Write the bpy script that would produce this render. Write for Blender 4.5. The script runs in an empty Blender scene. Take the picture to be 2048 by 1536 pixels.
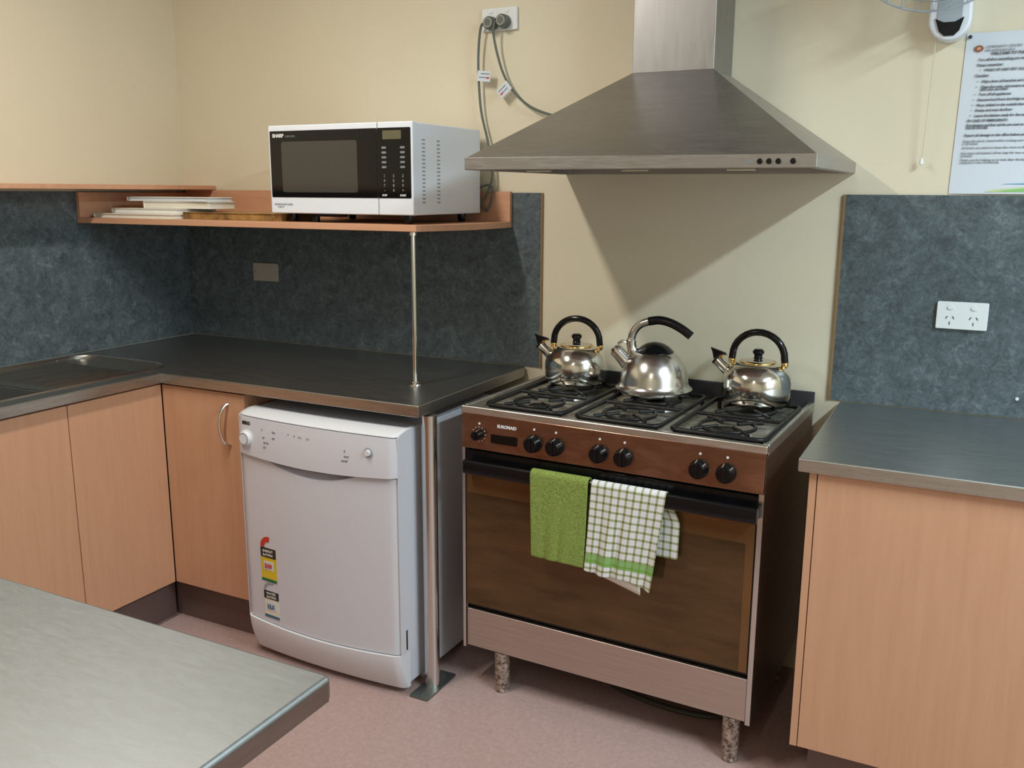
import bpy, bmesh, math, random
from mathutils import Vector, Matrix
random.seed(7)
C = bpy.context.scene.collection
S = bpy.context.scene
R = math.radians

# ------------------------------------------------------------------ camera
cam_d = bpy.data.cameras.new('camera'); cam = bpy.data.objects.new('camera', cam_d); C.objects.link(cam)
cam_d.sensor_width = 36; cam_d.lens = 1827.66 / 2048 * 36; cam_d.clip_start = .05
yw, pt, rl = R(27.066), R(11.861), R(.3008)
fw = Vector((-math.sin(yw) * math.cos(pt), math.cos(yw) * math.cos(pt), -math.sin(pt)))
rt = Vector((math.cos(yw), math.sin(yw), 0)); up = rt.cross(fw)
rt2 = rt * math.cos(rl) + up * math.sin(rl); up2 = -rt * math.sin(rl) + up * math.cos(rl)
m = Matrix((rt2, up2, -fw)).transposed().to_4x4(); m.translation = (3.0076, -2.8603, 1.5212)
cam.matrix_world = m
S.camera = cam

# ------------------------------------------------------------------ view + light
S.view_settings.view_transform = 'Standard'; S.view_settings.look = 'None'
S.view_settings.gamma = 1; S.view_settings.exposure = 0.0; S.view_settings.use_curve_mapping = False
W = bpy.data.worlds.new('sky'); S.world = W; W.use_nodes = True
W.node_tree.nodes['Background'].inputs[0].default_value = (.55, .72, 1, 1)
W.node_tree.nodes['Background'].inputs[1].default_value = 1.0

RX, RY, RZ = 4.9, -4.6, 2.75      # room: x 0..RX, y RY..0, z 0..RZ

def area(name, loc, sx, sy, energy, col, target=None, rot=None):
    d = bpy.data.lights.new(name, 'AREA'); d.shape = 'RECTANGLE'; d.size = sx; d.size_y = sy
    d.energy = energy; d.color = col
    o = bpy.data.objects.new(name, d); C.objects.link(o); o.location = loc
    if target: o.rotation_euler = (Vector(target) - Vector(loc)).to_track_quat('-Z', 'Y').to_euler()
    if rot: o.rotation_euler = rot
    return o
# two ceiling battens (the fittings themselves are built below) and the daylight of the window on the right
BATTENS = [((1.2, -1.66, RZ), 34, (1, .94, .85)), ((4.25, -1.66, RZ), 86, (.71, .90, 1))]
for (x, y, z), e, c in BATTENS:
    area('batten_light', (x, y, z - .085), .12, 1.1, e, c, rot=(0, 0, 0))
area('window_daylight', (RX + .25, -2.0, 1.65), 1.5, 1.1, 18, (.70, .86, 1), target=(RX - 2, -2.0, 1.45))
area('rear_fill_light', (2.6, -3.9, RZ - .085), .12, 1.1, 9, (1, .92, .80), rot=(0, 0, 0))  # unseen lamp at the back of the room, serves as ambient fill

# ------------------------------------------------------------------ helpers
class B:
    def __init__(s): s.v = []; s.f = []; s.uv = None
    def add(s, vs, fs):
        n = len(s.v); s.v += [tuple(v) for v in vs]; s.f += [tuple(i + n for i in f) for f in fs]; return s
    def box(s, x0, x1, y0, y1, z0, z1):
        return s.add([(x0,y0,z0),(x1,y0,z0),(x1,y1,z0),(x0,y1,z0),(x0,y0,z1),(x1,y0,z1),(x1,y1,z1),(x0,y1,z1)],
                     [(0,3,2,1),(4,5,6,7),(0,1,5,4),(1,2,6,5),(2,3,7,6),(3,0,4,7)])
    def prism(s, poly, a0, a1, axis='z'):
        """poly: 2D outline; axis z -> (x,y), y -> (x,z), x -> (y,z)"""
        def P(p, a):
            return (p[0], p[1], a) if axis == 'z' else ((p[0], a, p[1]) if axis == 'y' else (a, p[0], p[1]))
        n = len(poly)
        return s.add([P(p, a0) for p in poly] + [P(p, a1) for p in poly],
                     [tuple(range(n - 1, -1, -1)), tuple(range(n, 2 * n))] + [(i, (i + 1) % n, n + (i + 1) % n, n + i) for i in range(n)])
    def tube(s, pts, r, n=12, closed=False, cap=True):
        pts = [Vector(p) for p in pts]; m = len(pts)
        rs = r if isinstance(r, (list, tuple)) else [r] * m
        T = []
        for i in range(m):
            a = pts[(i - 1) % m] if (closed or i > 0) else pts[0]
            b = pts[(i + 1) % m] if (closed or i < m - 1) else pts[-1]
            T.append((b - a).normalized())
        nrm = T[0].orthogonal().normalized(); vs = []
        for i in range(m):
            nrm = (nrm - T[i] * nrm.dot(T[i])).normalized(); bn = T[i].cross(nrm)
            for k in range(n):
                a = 2 * math.pi * k / n
                vs.append(pts[i] + (nrm * math.cos(a) + bn * math.sin(a)) * rs[i])
        fs = []
        for i in range(m if closed else m - 1):
            j = (i + 1) % m
            for k in range(n):
                l = (k + 1) % n; fs.append((i * n + k, i * n + l, j * n + l, j * n + k))
        if cap and not closed:
            fs.append(tuple(range(n - 1, -1, -1))); fs.append(tuple((m - 1) * n + k for k in range(n)))
        return s.add(vs, fs)
    def cyl(s, p0, p1, r0, r1=None, n=24): return s.tube([p0, p1], [r0, r0 if r1 is None else r1], n)
    def lathe(s, prof, c=(0, 0, 0), n=40, M=None):
        vs = []; fs = []; c = Vector(c)
        for r, z in prof:
            for k in range(n):
                a = 2 * math.pi * k / n; p = Vector((max(r, 1e-5) * math.cos(a), max(r, 1e-5) * math.sin(a), z))
                if M: p = M @ p
                vs.append(p + c)
        for i in range(len(prof) - 1):
            for k in range(n):
                l = (k + 1) % n; fs.append((i * n + k, i * n + l, (i + 1) * n + l, (i + 1) * n + k))
        return s.add(vs, fs)
    def grid(s, fn, nu, nv):
        vs = [fn(i / nu, j / nv) for j in range(nv + 1) for i in range(nu + 1)]
        return s.add(vs, [(j*(nu+1)+i, j*(nu+1)+i+1, (j+1)*(nu+1)+i+1, (j+1)*(nu+1)+i) for j in range(nv) for i in range(nu)])
    def build(s, name, mat, parent=None, world=False, bevel=0, seg=2, smooth=30, fix=True, solid=0):
        me = bpy.data.meshes.new(name)
        off = Vector((0, 0, 0))
        if parent is not None and world:
            r = parent
            while r.parent: r = r.parent
            off = r.location
        me.from_pydata([tuple(Vector(v) - off) for v in s.v], [], s.f)
        if fix:
            bm = bmesh.new(); bm.from_mesh(me); bmesh.ops.recalc_face_normals(bm, faces=bm.faces); bm.to_mesh(me); bm.free()
        me.materials.append(mat)
        for p in me.polygons: p.use_smooth = True
        me.set_sharp_from_angle(angle=R(smooth))
        o = bpy.data.objects.new(name, me); C.objects.link(o)
        if parent is not None: o.parent = parent
        if solid:
            md = o.modifiers.new('thick', 'SOLIDIFY'); md.thickness = solid; md.offset = 0
        if bevel:
            md = o.modifiers.new('bevel', 'BEVEL'); md.width = bevel; md.segments = seg; md.limit_method = 'ANGLE'; md.angle_limit = R(40)
            md.harden_normals = True
        return o

def bx(*a): return B().box(*a)
def empty(name, loc=(0, 0, 0), rz=0):
    o = bpy.data.objects.new(name, None); C.objects.link(o); o.location = loc; o.rotation_euler = (0, 0, rz)
    o.empty_display_size = .05
    return o
def tag(o, label, cat, group=None):
    o['label'] = label; o['category'] = cat
    if group: o['group'] = group
    return o
def thing(name, label, cat, loc=(0, 0, 0), rz=0, group=None): return tag(empty(name, loc, rz), label, cat, group)
def struct(o): o['kind'] = 'structure'; return o
def plabel(o, t): o['label'] = t; return o
def copy_tree(o, parent=None):
    c = o.copy(); C.objects.link(c)
    if parent is not None: c.parent = parent
    for ch in list(o.children): copy_tree(ch, c)
    return c
def text(body, size, mat, parent, name, M, world=False, align='LEFT', space=1.0, ext=.0004, bold=0, line=1.0):
    cu = bpy.data.curves.new('t', 'FONT'); cu.body = body; cu.size = size; cu.extrude = ext; cu.align_x = align
    cu.space_character = space; cu.offset = bold; cu.space_line = line; cu.resolution_u = 3
    t = bpy.data.objects.new('t', cu); C.objects.link(t)
    bpy.context.view_layer.update()
    me = bpy.data.meshes.new_from_object(t.evaluated_get(bpy.context.evaluated_depsgraph_get()))
    bpy.data.objects.remove(t); bpy.data.curves.remove(cu)
    me.name = name; me.transform(M)
    if world:
        r = parent
        while r.parent: r = r.parent
        me.transform(Matrix.Translation(-r.location))
    me.materials.clear(); me.materials.append(mat)
    o = bpy.data.objects.new(name, me); C.objects.link(o); o.parent = parent
    return o
def onwall(x, y, z, tilt=0):          # text matrix: letters on a plane facing -y
    return Matrix.Translation((x, y, z)) @ Matrix.Rotation(R(90), 4, 'X') @ Matrix.Rotation(tilt, 4, 'Z')
def rrect(x0, x1, y0, y1, r, n=5):
    p = []
    for cx, cy, a0 in ((x1 - r, y1 - r, 0), (x0 + r, y1 - r, 90), (x0 + r, y0 + r, 180), (x1 - r, y0 + r, 270)):
        for k in range(n + 1):
            a = R(a0 + 90 * k / n); p.append((cx + r * math.cos(a), cy + r * math.sin(a)))
    return p
def spline(pts, n=8):                  # Catmull-Rom through the points
    P = [Vector(p) for p in pts]; P = [P[0] * 2 - P[1]] + P + [P[-1] * 2 - P[-2]]; out = []
    for i in range(1, len(P) - 2):
        for k in range(n):
            t = k / n; a, b, c, d = P[i-1], P[i], P[i+1], P[i+2]
            out.append(.5 * ((2*b) + (c - a)*t + (2*a - 5*b + 4*c - d)*t*t + (3*b - a - 3*c + d)*t**3))
    out.append(P[-2]); return out

# ------------------------------------------------------------------ materials
def mat(name, col, rough=.5, metal=0, spec=.5, coat=0, **k):
    m = bpy.data.materials.new(name); m.use_nodes = True
    b = m.node_tree.nodes['Principled BSDF']
    b.inputs['Base Color'].default_value = (*col, 1); b.inputs['Roughness'].default_value = rough
    b.inputs['Metallic'].default_value = metal; b.inputs['Specular IOR Level'].default_value = spec
    b.inputs['Coat Weight'].default_value = coat
    m['b'] = 1
    return m
def nodes(m): return m.node_tree.nodes, m.node_tree.links, m.node_tree.nodes['Principled BSDF']
def ramp(m, fac, stops, dst='Base Color'):
    N, L, b = nodes(m); r = N.new('ShaderNodeValToRGB')
    e = r.color_ramp.elements
    while len(e) < len(stops): e.new(.5)
    for i, (p, c) in enumerate(stops): e[i].position = p; e[i].color = (*c, 1) if len(c) == 3 else c
    L.new(fac, r.inputs[0])
    if dst: L.new(r.outputs[0], b.inputs[dst])
    return r
def noise(m, scale, detail=3, stretch=(1, 1, 1), rough=.5, dist=0, coord='Object', rot=(0,0,0)):
    N, L, b = nodes(m); tc = N.new('ShaderNodeTexCoord'); mp = N.new('ShaderNodeMapping'); n = N.new('ShaderNodeTexNoise')
    mp.inputs['Scale'].default_value = stretch; mp.inputs['Rotation'].default_value = rot
    n.inputs['Scale'].default_value = scale; n.inputs['Detail'].default_value = detail
    n.inputs['Roughness'].default_value = rough; n.inputs['Distortion'].default_value = dist
    L.new(tc.outputs[coord], mp.inputs[0]); L.new(mp.outputs[0], n.inputs['Vector'])
    return n.outputs['Fac']
def bump(m, fac, strength=.1, dist=.01):
    N, L, b = nodes(m); u = N.new('ShaderNodeBump'); u.inputs['Strength'].default_value = strength; u.inputs['Distance'].default_value = dist
    L.new(fac, u.inputs['Height']); L.new(u.outputs[0], b.inputs['Normal'])
def speck(m, col, scale, a=.04, d=3, stretch=(1,1,1), dist=0):
    c0 = tuple(max(0, c * (1 - a)) for c in col); c1 = tuple(min(1, c * (1 + a)) for c in col)
    ramp(m, noise(m, scale, d, stretch, dist=dist), [(.3, c0), (.7, c1)])
def brushed(name, col, rough, stretch, a=.10, b_=.03):
    m = mat(name, col, rough, 1)
    speck(m, col, 9, a, 5, stretch)
    f = noise(m, 30, 4, stretch)
    ramp(m, f, [(.2, (rough - .07,)*3), (.8, (rough + .1,)*3)], 'Roughness')
    bump(m, f, b_, .002); return m

M_wall = mat('cream_paint', (.68, .615, .465), .55, spec=.35); speck(M_wall, (.68, .615, .465), 1.6, .025)
bump(M_wall, noise(M_wall, 120, 2), .05, .002)
M_ceil = mat('ceiling_white', (.52, .49, .43), .8)
M_floor = mat('pink_vinyl', (.38, .26, .23), .38, spec=.4)
ramp(M_floor, noise(M_floor, 70, 5, (1, 1, 1), .7, dist=.6), [(.3, (.37, .25, .225)), (.5, (.41, .285, .26)), (.72, (.46, .33, .305))])
M_wood = mat('peach_laminate', (.56, .31, .19), .42, spec=.4)
ramp(M_wood, noise(M_wood, 9, 6, (6, 6, .35), .6, .3), [(.25, (.515, .275, .160)), (.5, (.545, .298, .178)), (.75, (.572, .318, .193))])
M_woodh = mat('peach_laminate_edge', (.58, .30, .18), .45)
ramp(M_woodh, noise(M_woodh, 6, 5, (.4, 5, 5), .6), [(.25, (.52, .265, .15)), (.75, (.62, .34, .21))])
M_splash = mat('blue_grey_laminate', (.08, .1, .12), .38, spec=.45)
def splash_mix():
    N, L, b = nodes(M_splash)
    f1 = noise(M_splash, 17, 9, (1, 1, 1), .72, .9); f2 = noise(M_splash, 44, 6, (1, 1, 1), .65, 2.0)
    a = N.new('ShaderNodeMath'); a.operation = 'MULTIPLY_ADD'; a.inputs[1].default_value = .45; L.new(f2, a.inputs[0])
    c = N.new('ShaderNodeMath'); c.operation = 'MULTIPLY'; c.inputs[1].default_value = .55; L.new(f1, c.inputs[0]); L.new(c.outputs[0], a.inputs[2])
    ramp(M_splash, a.outputs[0], [(.36, (.040, .050, .055)), (.46, (.070, .090, .099)), (.54, (.095, .122, .134)), (.60, (.135, .168, .182)), (.70, (.21, .25, .27))])
splash_mix()
M_brown_edge = mat('brown_edge_tape', (.25, .15, .07), .5)
M_bench = brushed('bench_steel', (.52, .54, .54), .36, (.5, 9, 9), .05)
M_benchy = brushed('bench_steel_left', (.40, .40, .39), .34, (9, .5, 9), .05)
M_bedge = brushed('bench_edge_steel', (.52, .50, .46), .30, (1, 1, 16))
M_island = mat('worn_table_steel', (.62, .60, .55), .42, 1)
ramp(M_island, noise(M_island, 16, 9, (1.0, 4, 1), .75, .6), [(.25, (.27, .285, .285)), (.5, (.29, .307, .31)), (.75, (.315, .335, .335))])
ramp(M_island, noise(M_island, 30, 6, (1, 4, 1), .7, 1.5), [(.3, (.44,)*3), (.7, (.54,)*3)], 'Roughness')
M_hood = brushed('hood_steel', (.42, .405, .395), .40, (.8, 2.5, 9), .05)
M_chim = brushed('chimney_steel', (.35, .345, .345), .40, (4, 4, .5), .05, .005)
M_steel = brushed('stainless', (.60, .57, .54), .28, (.6, 8, 12), .06)
M_drawer = brushed('pink_cast_stainless', (.58, .50, .45), .36, (.5, 8, 18), .08)
M_pol = mat('polished_steel', (.72, .70, .66), .13, 1)
M_alu = mat('cast_aluminium', (.72, .71, .69), .42, .8)
M_rim = brushed('hob_rim_steel', (.66, .65, .62), .36, (.5, 4, 4), .12)
M_iedge = brushed('island_edge_floor_reflection', (.24, .205, .18), .34, (1, 1, 10))  # darker brown than the top: the dim reflected floor is in the colour
M_drain = brushed('drainer_steel', (.40, .37, .32), .34, (9, .5, 9), .05)
M_benchl = brushed('corner_bench_steel', (.40, .40, .38), .34, (.5, 9, 9), .05)
M_satin = mat('satin_steel', (.66, .65, .63), .22, 1); bump(M_satin, noise(M_satin, 60, 2, (1, 1, .05)), .03, .002)
M_gold = mat('gold_plate', (.80, .55, .20), .22, 1)
M_blk = mat('black_plastic', (.005, .005, .006), .18, spec=.35)
M_enam = mat('black_enamel', (.008, .008, .008), .40, spec=.3)
M_upst = mat('dark_upstand_steel', (.085, .085, .095), .4, .7)
M_panel = mat('mirror_steel_wood_tint', (.36, .20, .125), .20, .9)  # plain mirror steel; reflected wood cabinets are put into its brown colour
ramp(M_panel, noise(M_panel, 9, 4, (1, 1, 2.5), .6, 1), [(.3, (.26, .15, .095)), (.55, (.33, .20, .14)), (.75, (.40, .26, .19))])
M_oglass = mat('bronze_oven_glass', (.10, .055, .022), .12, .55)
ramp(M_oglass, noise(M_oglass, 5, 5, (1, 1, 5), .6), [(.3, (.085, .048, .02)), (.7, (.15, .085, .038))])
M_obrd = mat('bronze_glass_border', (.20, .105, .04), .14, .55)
M_side = brushed('stove_side_steel', (.30, .25, .22), .35, (1, 1, 10))
M_pan = mat('greasy_hob_steel', (.45, .43, .38), .40, .8)
ramp(M_pan, noise(M_pan, 14, 6, (1, 1, 1), .65, 1), [(.3, (.20, .18, .13)), (.5, (.48, .45, .38)), (.7, (.66, .64, .58))])
M_rust = mat('rust_spotted_steel', (.35, .28, .22), .6, .5)
ramp(M_rust, noise(M_rust, 85, 5, (1, 1, 1), .7), [(.40, (.10, .06, .04)), (.5, (.36, .27, .22)), (.65, (.55, .47, .42))])
M_white = mat('white_enamel', (.61, .61, .66), .28, spec=.5)
M_whitep = mat('white_plastic', (.68, .69, .72), .35)
M_dwgap = mat('seam_grey', (.10, .10, .10), .6)
M_mic = mat('microwave_white', (.72, .76, .82), .32)
M_mglass = mat('black_glass', (.004, .004, .004), .06, spec=.35)
M_mwin = mat('mesh_window_glass', (.045, .042, .036), .12, spec=.5)
M_socket = mat('socket_white', (.74, .76, .76), .35)
M_beige = mat('beige_plate', (.36, .33, .29), .5)
M_cord = mat('grey_cord', (.10, .115, .10), .45)
M_green = mat('green_terry', (.235, .31, .075), .95, spec=.1)
speck(M_green, (.24, .315, .078), 260, .3, 3); bump(M_green, noise(M_green, 420, 2), .8, .004)
M_dkpink = mat('kick_board', (.14, .088, .075), .5)
M_black_txt = mat('black_print', (.02, .02, .025), .5); M_ink = mat('notice_ink', (.10, .11, .13), .6)
M_grey_txt = mat('grey_print', (.20, .21, .23), .5)
M_white_txt = mat('white_print', (.75, .75, .75), .5)
M_paper = mat('white_paper', (.60, .645, .70), .7)
M_paper2 = mat('cream_paper', (.72, .68, .58), .75)
M_paper3 = mat('white_board', (.80, .78, .72), .6)
M_brown = mat('brown_cover', (.28, .14, .04), .45); speck(M_brown, (.29, .155, .045), 24, .6, 4)
M_red = mat('red_print', (.55, .04, .02), .5)
M_yel = mat('yellow_print', (.70, .50, .02), .5)
M_dgreen = mat('green_print', (.01, .14, .05), .5)
M_blue = mat('blue_print', (.04, .13, .22), .5)
M_glow = bpy.data.materials.new('tube_glow'); M_glow.use_nodes = True
M_glow.node_tree.nodes['Principled BSDF'].inputs['Emission Color'].default_value = (1, .93, .82, 1)
M_glow.node_tree.nodes['Principled BSDF'].inputs['Emission Strength'].default_value = 6
M_glass = mat('clear_glass', (1, 1, 1), .02); M_glass.node_tree.nodes['Principled BSDF'].inputs['Transmission Weight'].default_value = 1
M_plate = brushed('plate_steel', (.22, .24, .22), .45, (1, 1, 1))
M_rubber = mat('dark_hose', (.05, .05, .04), .5)

# gingham cloth: olive lines on white, one broad green band, from the cloth's own UVs (metres)
M_check = mat('gingham_cloth', (.8, .8, .8), .9, spec=.1)
def gingham():
    N, L, b = nodes(M_check)
    uv = N.new('ShaderNodeUVMap'); sp = N.new('ShaderNodeSeparateXYZ'); L.new(uv.outputs[0], sp.inputs[0])
    def mth(op, a, c=None, d=None):
        n = N.new('ShaderNodeMath'); n.operation = op
        for i, q in enumerate((a, c, d)):
            if q is None: continue
            if isinstance(q, (int, float)): n.inputs[i].default_value = q
            else: L.new(q, n.inputs[i])
        return n.outputs[0]
    def line(v, p, w): return mth('LESS_THAN', mth('FRACT', mth('DIVIDE', v, p)), w)
    P = .0215
    h = line(sp.outputs[0], P, .30); v = line(sp.outputs[1], P, .30)
    s_ = mth('MULTIPLY', mth('ADD', h, v), .5)
    band = mth('MULTIPLY', mth('GREATER_THAN', sp.outputs[1], .198), mth('LESS_THAN', sp.outputs[1], .226))
    r = N.new('ShaderNodeValToRGB'); e = r.color_ramp.elements; e[0].color = (.72, .72, .76, 1); e[1].color = (.16, .19, .06, 1); e[1].position = 1
    x = e.new(.5); x.color = (.38, .40, .25, 1); L.new(s_, r.inputs[0])
    mx = N.new('ShaderNodeMix'); mx.data_type = 'RGBA'; L.new(mth('MULTIPLY', band, .82), mx.inputs['Factor'])
    L.new(r.outputs[0], mx.inputs['A']); mx.inputs['B'].default_value = (.16, .36, .05, 1)
    L.new(mx.outputs['Result'], b.inputs['Base Color'])
gingham(); bump(M_check, noise(M_check, 500, 2), .4, .002)

# ------------------------------------------------------------------ room shell
struct(bx(-.1, RX + .1, RY - .1, .1, -.1, 0).build('floor', M_floor))
struct(bx(-.1, RX + .1, RY - .1, .1, RZ, RZ + .1).build('ceiling', M_ceil))
struct(bx(-.1, 0, RY, 0, 0, RZ).build('wall_left', M_wall))
struct(bx(-.1, RX + .1, 0, .1, 0, RZ).build('wall_back', M_wall))
struct(bx(-.1, RX + .1, RY - .1, RY, 0, RZ).build('wall_front', M_wall))
w0, w1, wz0, wz1 = -2.75, -1.25, 1.1, 2.2
wr = B(); wr.box(RX, RX + .1, RY, w0, 0, RZ); wr.box(RX, RX + .1, w1, 0, 0, RZ); wr.box(RX, RX + .1, w0, w1, 0, wz0); wr.box(RX, RX + .1, w0, w1, wz1, RZ)
struct(wr.build('wall_right', M_wall))
wf = B()
for a in ((RX + .02, RX + .08, w0, w1, wz0, wz0 + .05), (RX + .02, RX + .08, w0, w1, wz1 - .05, wz1), (RX + .02, RX + .08, w0, w0 + .05, wz0 + .05, wz1 - .05),
          (RX + .02, RX + .08, w1 - .05, w1, wz0 + .05, wz1 - .05), (RX + .02, RX + .08, -2.03, -1.97, wz0 + .05, wz1 - .05)): wf.box(*a)
win = struct(wf.build('window_1', M_whitep))
bl = thing('ceiling_light', 'white fluorescent batten on the ceiling near the left wall', 'ceiling light', (1.2, -1.66, RZ), R(90), group='ceiling battens')
def batten(t):
    bx(-.62, .62, -.08, .08, -.05, 0).build('housing', M_whitep, t, bevel=.006)
    for sy in (-.035, .035):
        B().cyl((-.58, sy, -.065), (.58, sy, -.065), .013, n=12).build('tube', M_glow, t)
batten(bl)
b2_ = copy_tree(bl); b2_.location = (4.25, -1.66, RZ); b2_['label'] = 'white fluorescent batten on the ceiling near the right window'
b3_ = copy_tree(bl); b3_.location = (2.6, -3.9, RZ); b3_['label'] = 'unseen fluorescent batten for fill on the ceiling behind the steel table'

# ------------------------------------------------------------------ splashbacks
LSX, RSX = 1.663, 2.629
p = thing('splashback', 'blue-grey mottled splashback on the left wall behind the sink', 'splashback', (0.006, -.9, .917))
bx(.001, .006, -3.2, -.0075, .919, 1.515).build('panel', M_splash, p, True)
p = thing('splashback', 'dark grey mottled splashback on the back wall under the microwave shelf', 'splashback', (.8, -.006, .917))
bx(.001, LSX - .006, -.006, -.001, .919, 1.519).build('panel', M_splash, p, True)
plabel(bx(LSX - .006, LSX, -.008, -.001, .919, 1.519).build('edge_strip', M_brown_edge, p, True), 'brown edge strip')
p = thing('splashback', 'blue-grey mottled splashback on the back wall right of the stove', 'splashback', (3.2, -.006, .907))
bx(RSX + .006, 4.4, -.006, -.001, .909, 1.519).build('panel', M_splash, p, True)
plabel(bx(RSX, RSX + .007, -.009, -.001, .909, 1.519).build('edge_strip', M_brown_edge, p, True), 'brown edge strip')

# ------------------------------------------------------------------ left L-shaped benchtop with sink
BT = .917; TH = .036; BXR = 1.603; BY = -.704; BXL = .572
bt = thing('benchtop', 'L-shaped dark stainless steel benchtop in the left corner with pressed sink drainer', 'benchtop', (.6, -.35, BT - TH))
hx0, hx1, hy1 = .045, .505, -.585     # hole for the pressed drainer
hy1 = -.575
notch = [(hx1, BY)] + [(hx1 - .11 + .11 * math.cos(R(a)), -.665 + .09 * math.sin(R(a))) for a in range(0, 91, 10)]
notch += [(hx0 + .08 - .08 * math.sin(R(a)), -.655 + .08 * math.cos(R(a))) for a in range(0, 91, 10)] + [(hx0, BY)]
b = B().prism([(BXR, BY), (BXR, -.008), (.008, -.008), (.008, BY)] + notch[::-1], BT - TH, BT)
t1 = b.build('back_run_top', M_benchl, bt, True, bevel=.003)
b = B()
b.box(.008, hx0, -1.56, BY, BT - TH, BT); b.box(hx1, BXL, -1.56, BY, BT - TH, BT); b.box(.008, BXL, -3.2, -1.56, BT - TH, BT)
t2 = b.build('left_run_top', M_benchy, bt, True, bevel=.003)
plabel(bx(BXL + .0, BXR, BY - .0012, BY, BT - TH + .003, BT - .003).build('front_edge', M_bedge, bt, True), 'brushed steel front edge')
plabel(bx(BXL, BXL + .0012, -3.2, BY, BT - TH + .003, BT - .003).build('front_edge', M_bedge, bt, True), 'brushed steel front edge')
# drainer: rounded raised lip, ribbed slope, then the bowl
dr = B()
def dz(x, y):
    rib = .0022 * math.sin((x - hx0) * 2 * math.pi / .022) if .085 < x < .465 and -1.0 < y < -.70 else 0
    return BT - .008 + rib
NX, NY = 90, 24
dr.grid(lambda u, v: (hx0 + (hx1 - hx0) * u, -1.06 + (hy1 + 1.06) * v, dz(hx0 + (hx1 - hx0) * u, -1.06 + (hy1 + 1.06) * v)), NX, NY)
sink = dr.build('drainer', M_drain, bt, True, smooth=60)
bw = B()
bw.box(hx0, .09, -1.56, -1.06, BT - .012, BT - .006); bw.box(.47, hx1, -1.56, -1.06, BT - .012, BT - .006)
bw.box(.088, .47, -1.56, -1.55, BT - .2, BT - .01); bw.box(.088, .47, -1.07, -1.062, BT - .2, BT - .008)
bw.box(.085, .09, -1.56, -1.062, BT - .2, BT - .01); bw.box(.468, .473, -1.56, -1.062, BT - .2, BT - .01)
bw.box(.085, .473, -1.56, -1.062, BT - .204, BT - .2)
bw.build('sink_bowl', M_benchy, bt, True, bevel=.002)
# lip: front line, rounded end lying on the corner of the bench
pts = [(hx1, -1.555, BT)] + [(x, y, BT) for x, y in notch] + [(hx0, -1.555, BT)]
B().tube(spline(pts, 3), .0036, 8).build('drainer_lip', M_satin, bt, True)

# ------------------------------------------------------------------ left base cabinets
kick_z = .155; DT = .874
def cabinet(label, loc): return thing('base_cabinet', label, 'cabinet', loc)
c1 = cabinet('peach laminate sink cabinet at the left edge under the benchtop', (.28, -1.35, 0))
bx(.02, .537, -1.70, -1.06, kick_z, .70).build('carcass', M_wood, c1, True); bx(.515, .537, -1.70, -1.06, .701, .878).build('front_rail', M_wood, c1, True)
bx(.538, .556, -1.70, -1.0575, kick_z, DT).build('door', M_wood, c1, True, bevel=.0012)
bx(.44, .50, -1.70, -1.06, 0, kick_z).build('kickboard', M_dkpink, c1, True)
c4 = cabinet('peach laminate cabinet at the camera end of the left run, past the sink', (.28, -2.4, 0))
bx(.02, .537, -3.19, -1.705, kick_z, .876).build('carcass', M_wood, c4, True)
for ya, yb in ((-3.19, -2.45), (-2.446, -1.7035)): bx(.538, .556, ya, yb, kick_z, DT).build('door', M_wood, c4, True, bevel=.0012)
bx(.44, .50, -3.19, -1.703, 0, kick_z).build('kickboard', M_dkpink, c4, True)
c2 = cabinet('peach laminate cabinet between the corner and the sink cabinet, left run', (.28, -.88, 0))
bx(.02, .537, -1.058, -.72, kick_z, .876).build('carcass', M_wood, c2, True)
bx(.538, .556, -1.0545, -.6925, kick_z, DT).build('door', M_wood, c2, True, bevel=.0012)
bx(.44, .50, -1.058, -.648, 0, kick_z).build('kickboard', M_dkpink, c2, True)
c3 = cabinet('peach laminate corner cabinet with chrome bow handle beside the dishwasher', (.72, -.35, 0))
bx(.558, .925, -.672, -.01, kick_z, .876).build('carcass', M_wood, c3, True)
d3 = bx(.5575, .922, -.690, -.673, kick_z, DT).build('door', M_wood, c3, True, bevel=.0012)
bx(.502, .925, -.64, -.62, 0, kick_z).build('kickboard', M_dkpink, c3, True)
hp = [(.856, -.690, .838)] + [(.856 , -.690 - .034 * math.sin(R(a)), .768 + .070 * math.cos(R(a))) for a in range(15, 180, 15)] + [(.856, -.690, .698)]
plabel(B().tube([(x - .012 * math.sin(math.pi * i / (len(hp) - 1)), y, z) for i, (x, y, z) in enumerate(hp)], .0052, 10).build('handle', M_pol, d3, True), 'chrome bow handle')

# ------------------------------------------------------------------ support post and pole
sp = thing('support_post', 'round stainless steel post on a floor plate holding up the benchtop corner', 'post', (1.600, -.643, 0))
B().cyl((0, 0, .005), (0, 0, .878), .0235, n=32).build('tube', M_satin, sp)
B().prism(rrect(-.031, .033, -.085, .09, .004), 0, .006).build('floor_plate', M_plate, sp)
for yy in (-.06, .065): B().cyl((0, yy, .006), (0, yy, .0085), .006, n=10).build('bolt', M_plate, sp)
pl = thing('shelf_pole', 'thin chrome pole standing on the benchtop under the front corner of the shelf', 'pole', (1.434, -.459, BT))
B().cyl((0, 0, .004), (0, 0, 1.401 - BT), .0078, n=20).build('rod', M_pol, pl)
B().lathe([(0, .012), (.011, .012), (.013, .008), (.019, .005), (.020, .0), (0, 0)], n=24).build('flange', M_pol, pl)
B().lathe([(0, 0), (.011, 0), (.012, -.012), (0, -.012)], (0, 0, 1.401 - BT), n=20).build('top_collar', M_pol, pl)

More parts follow.
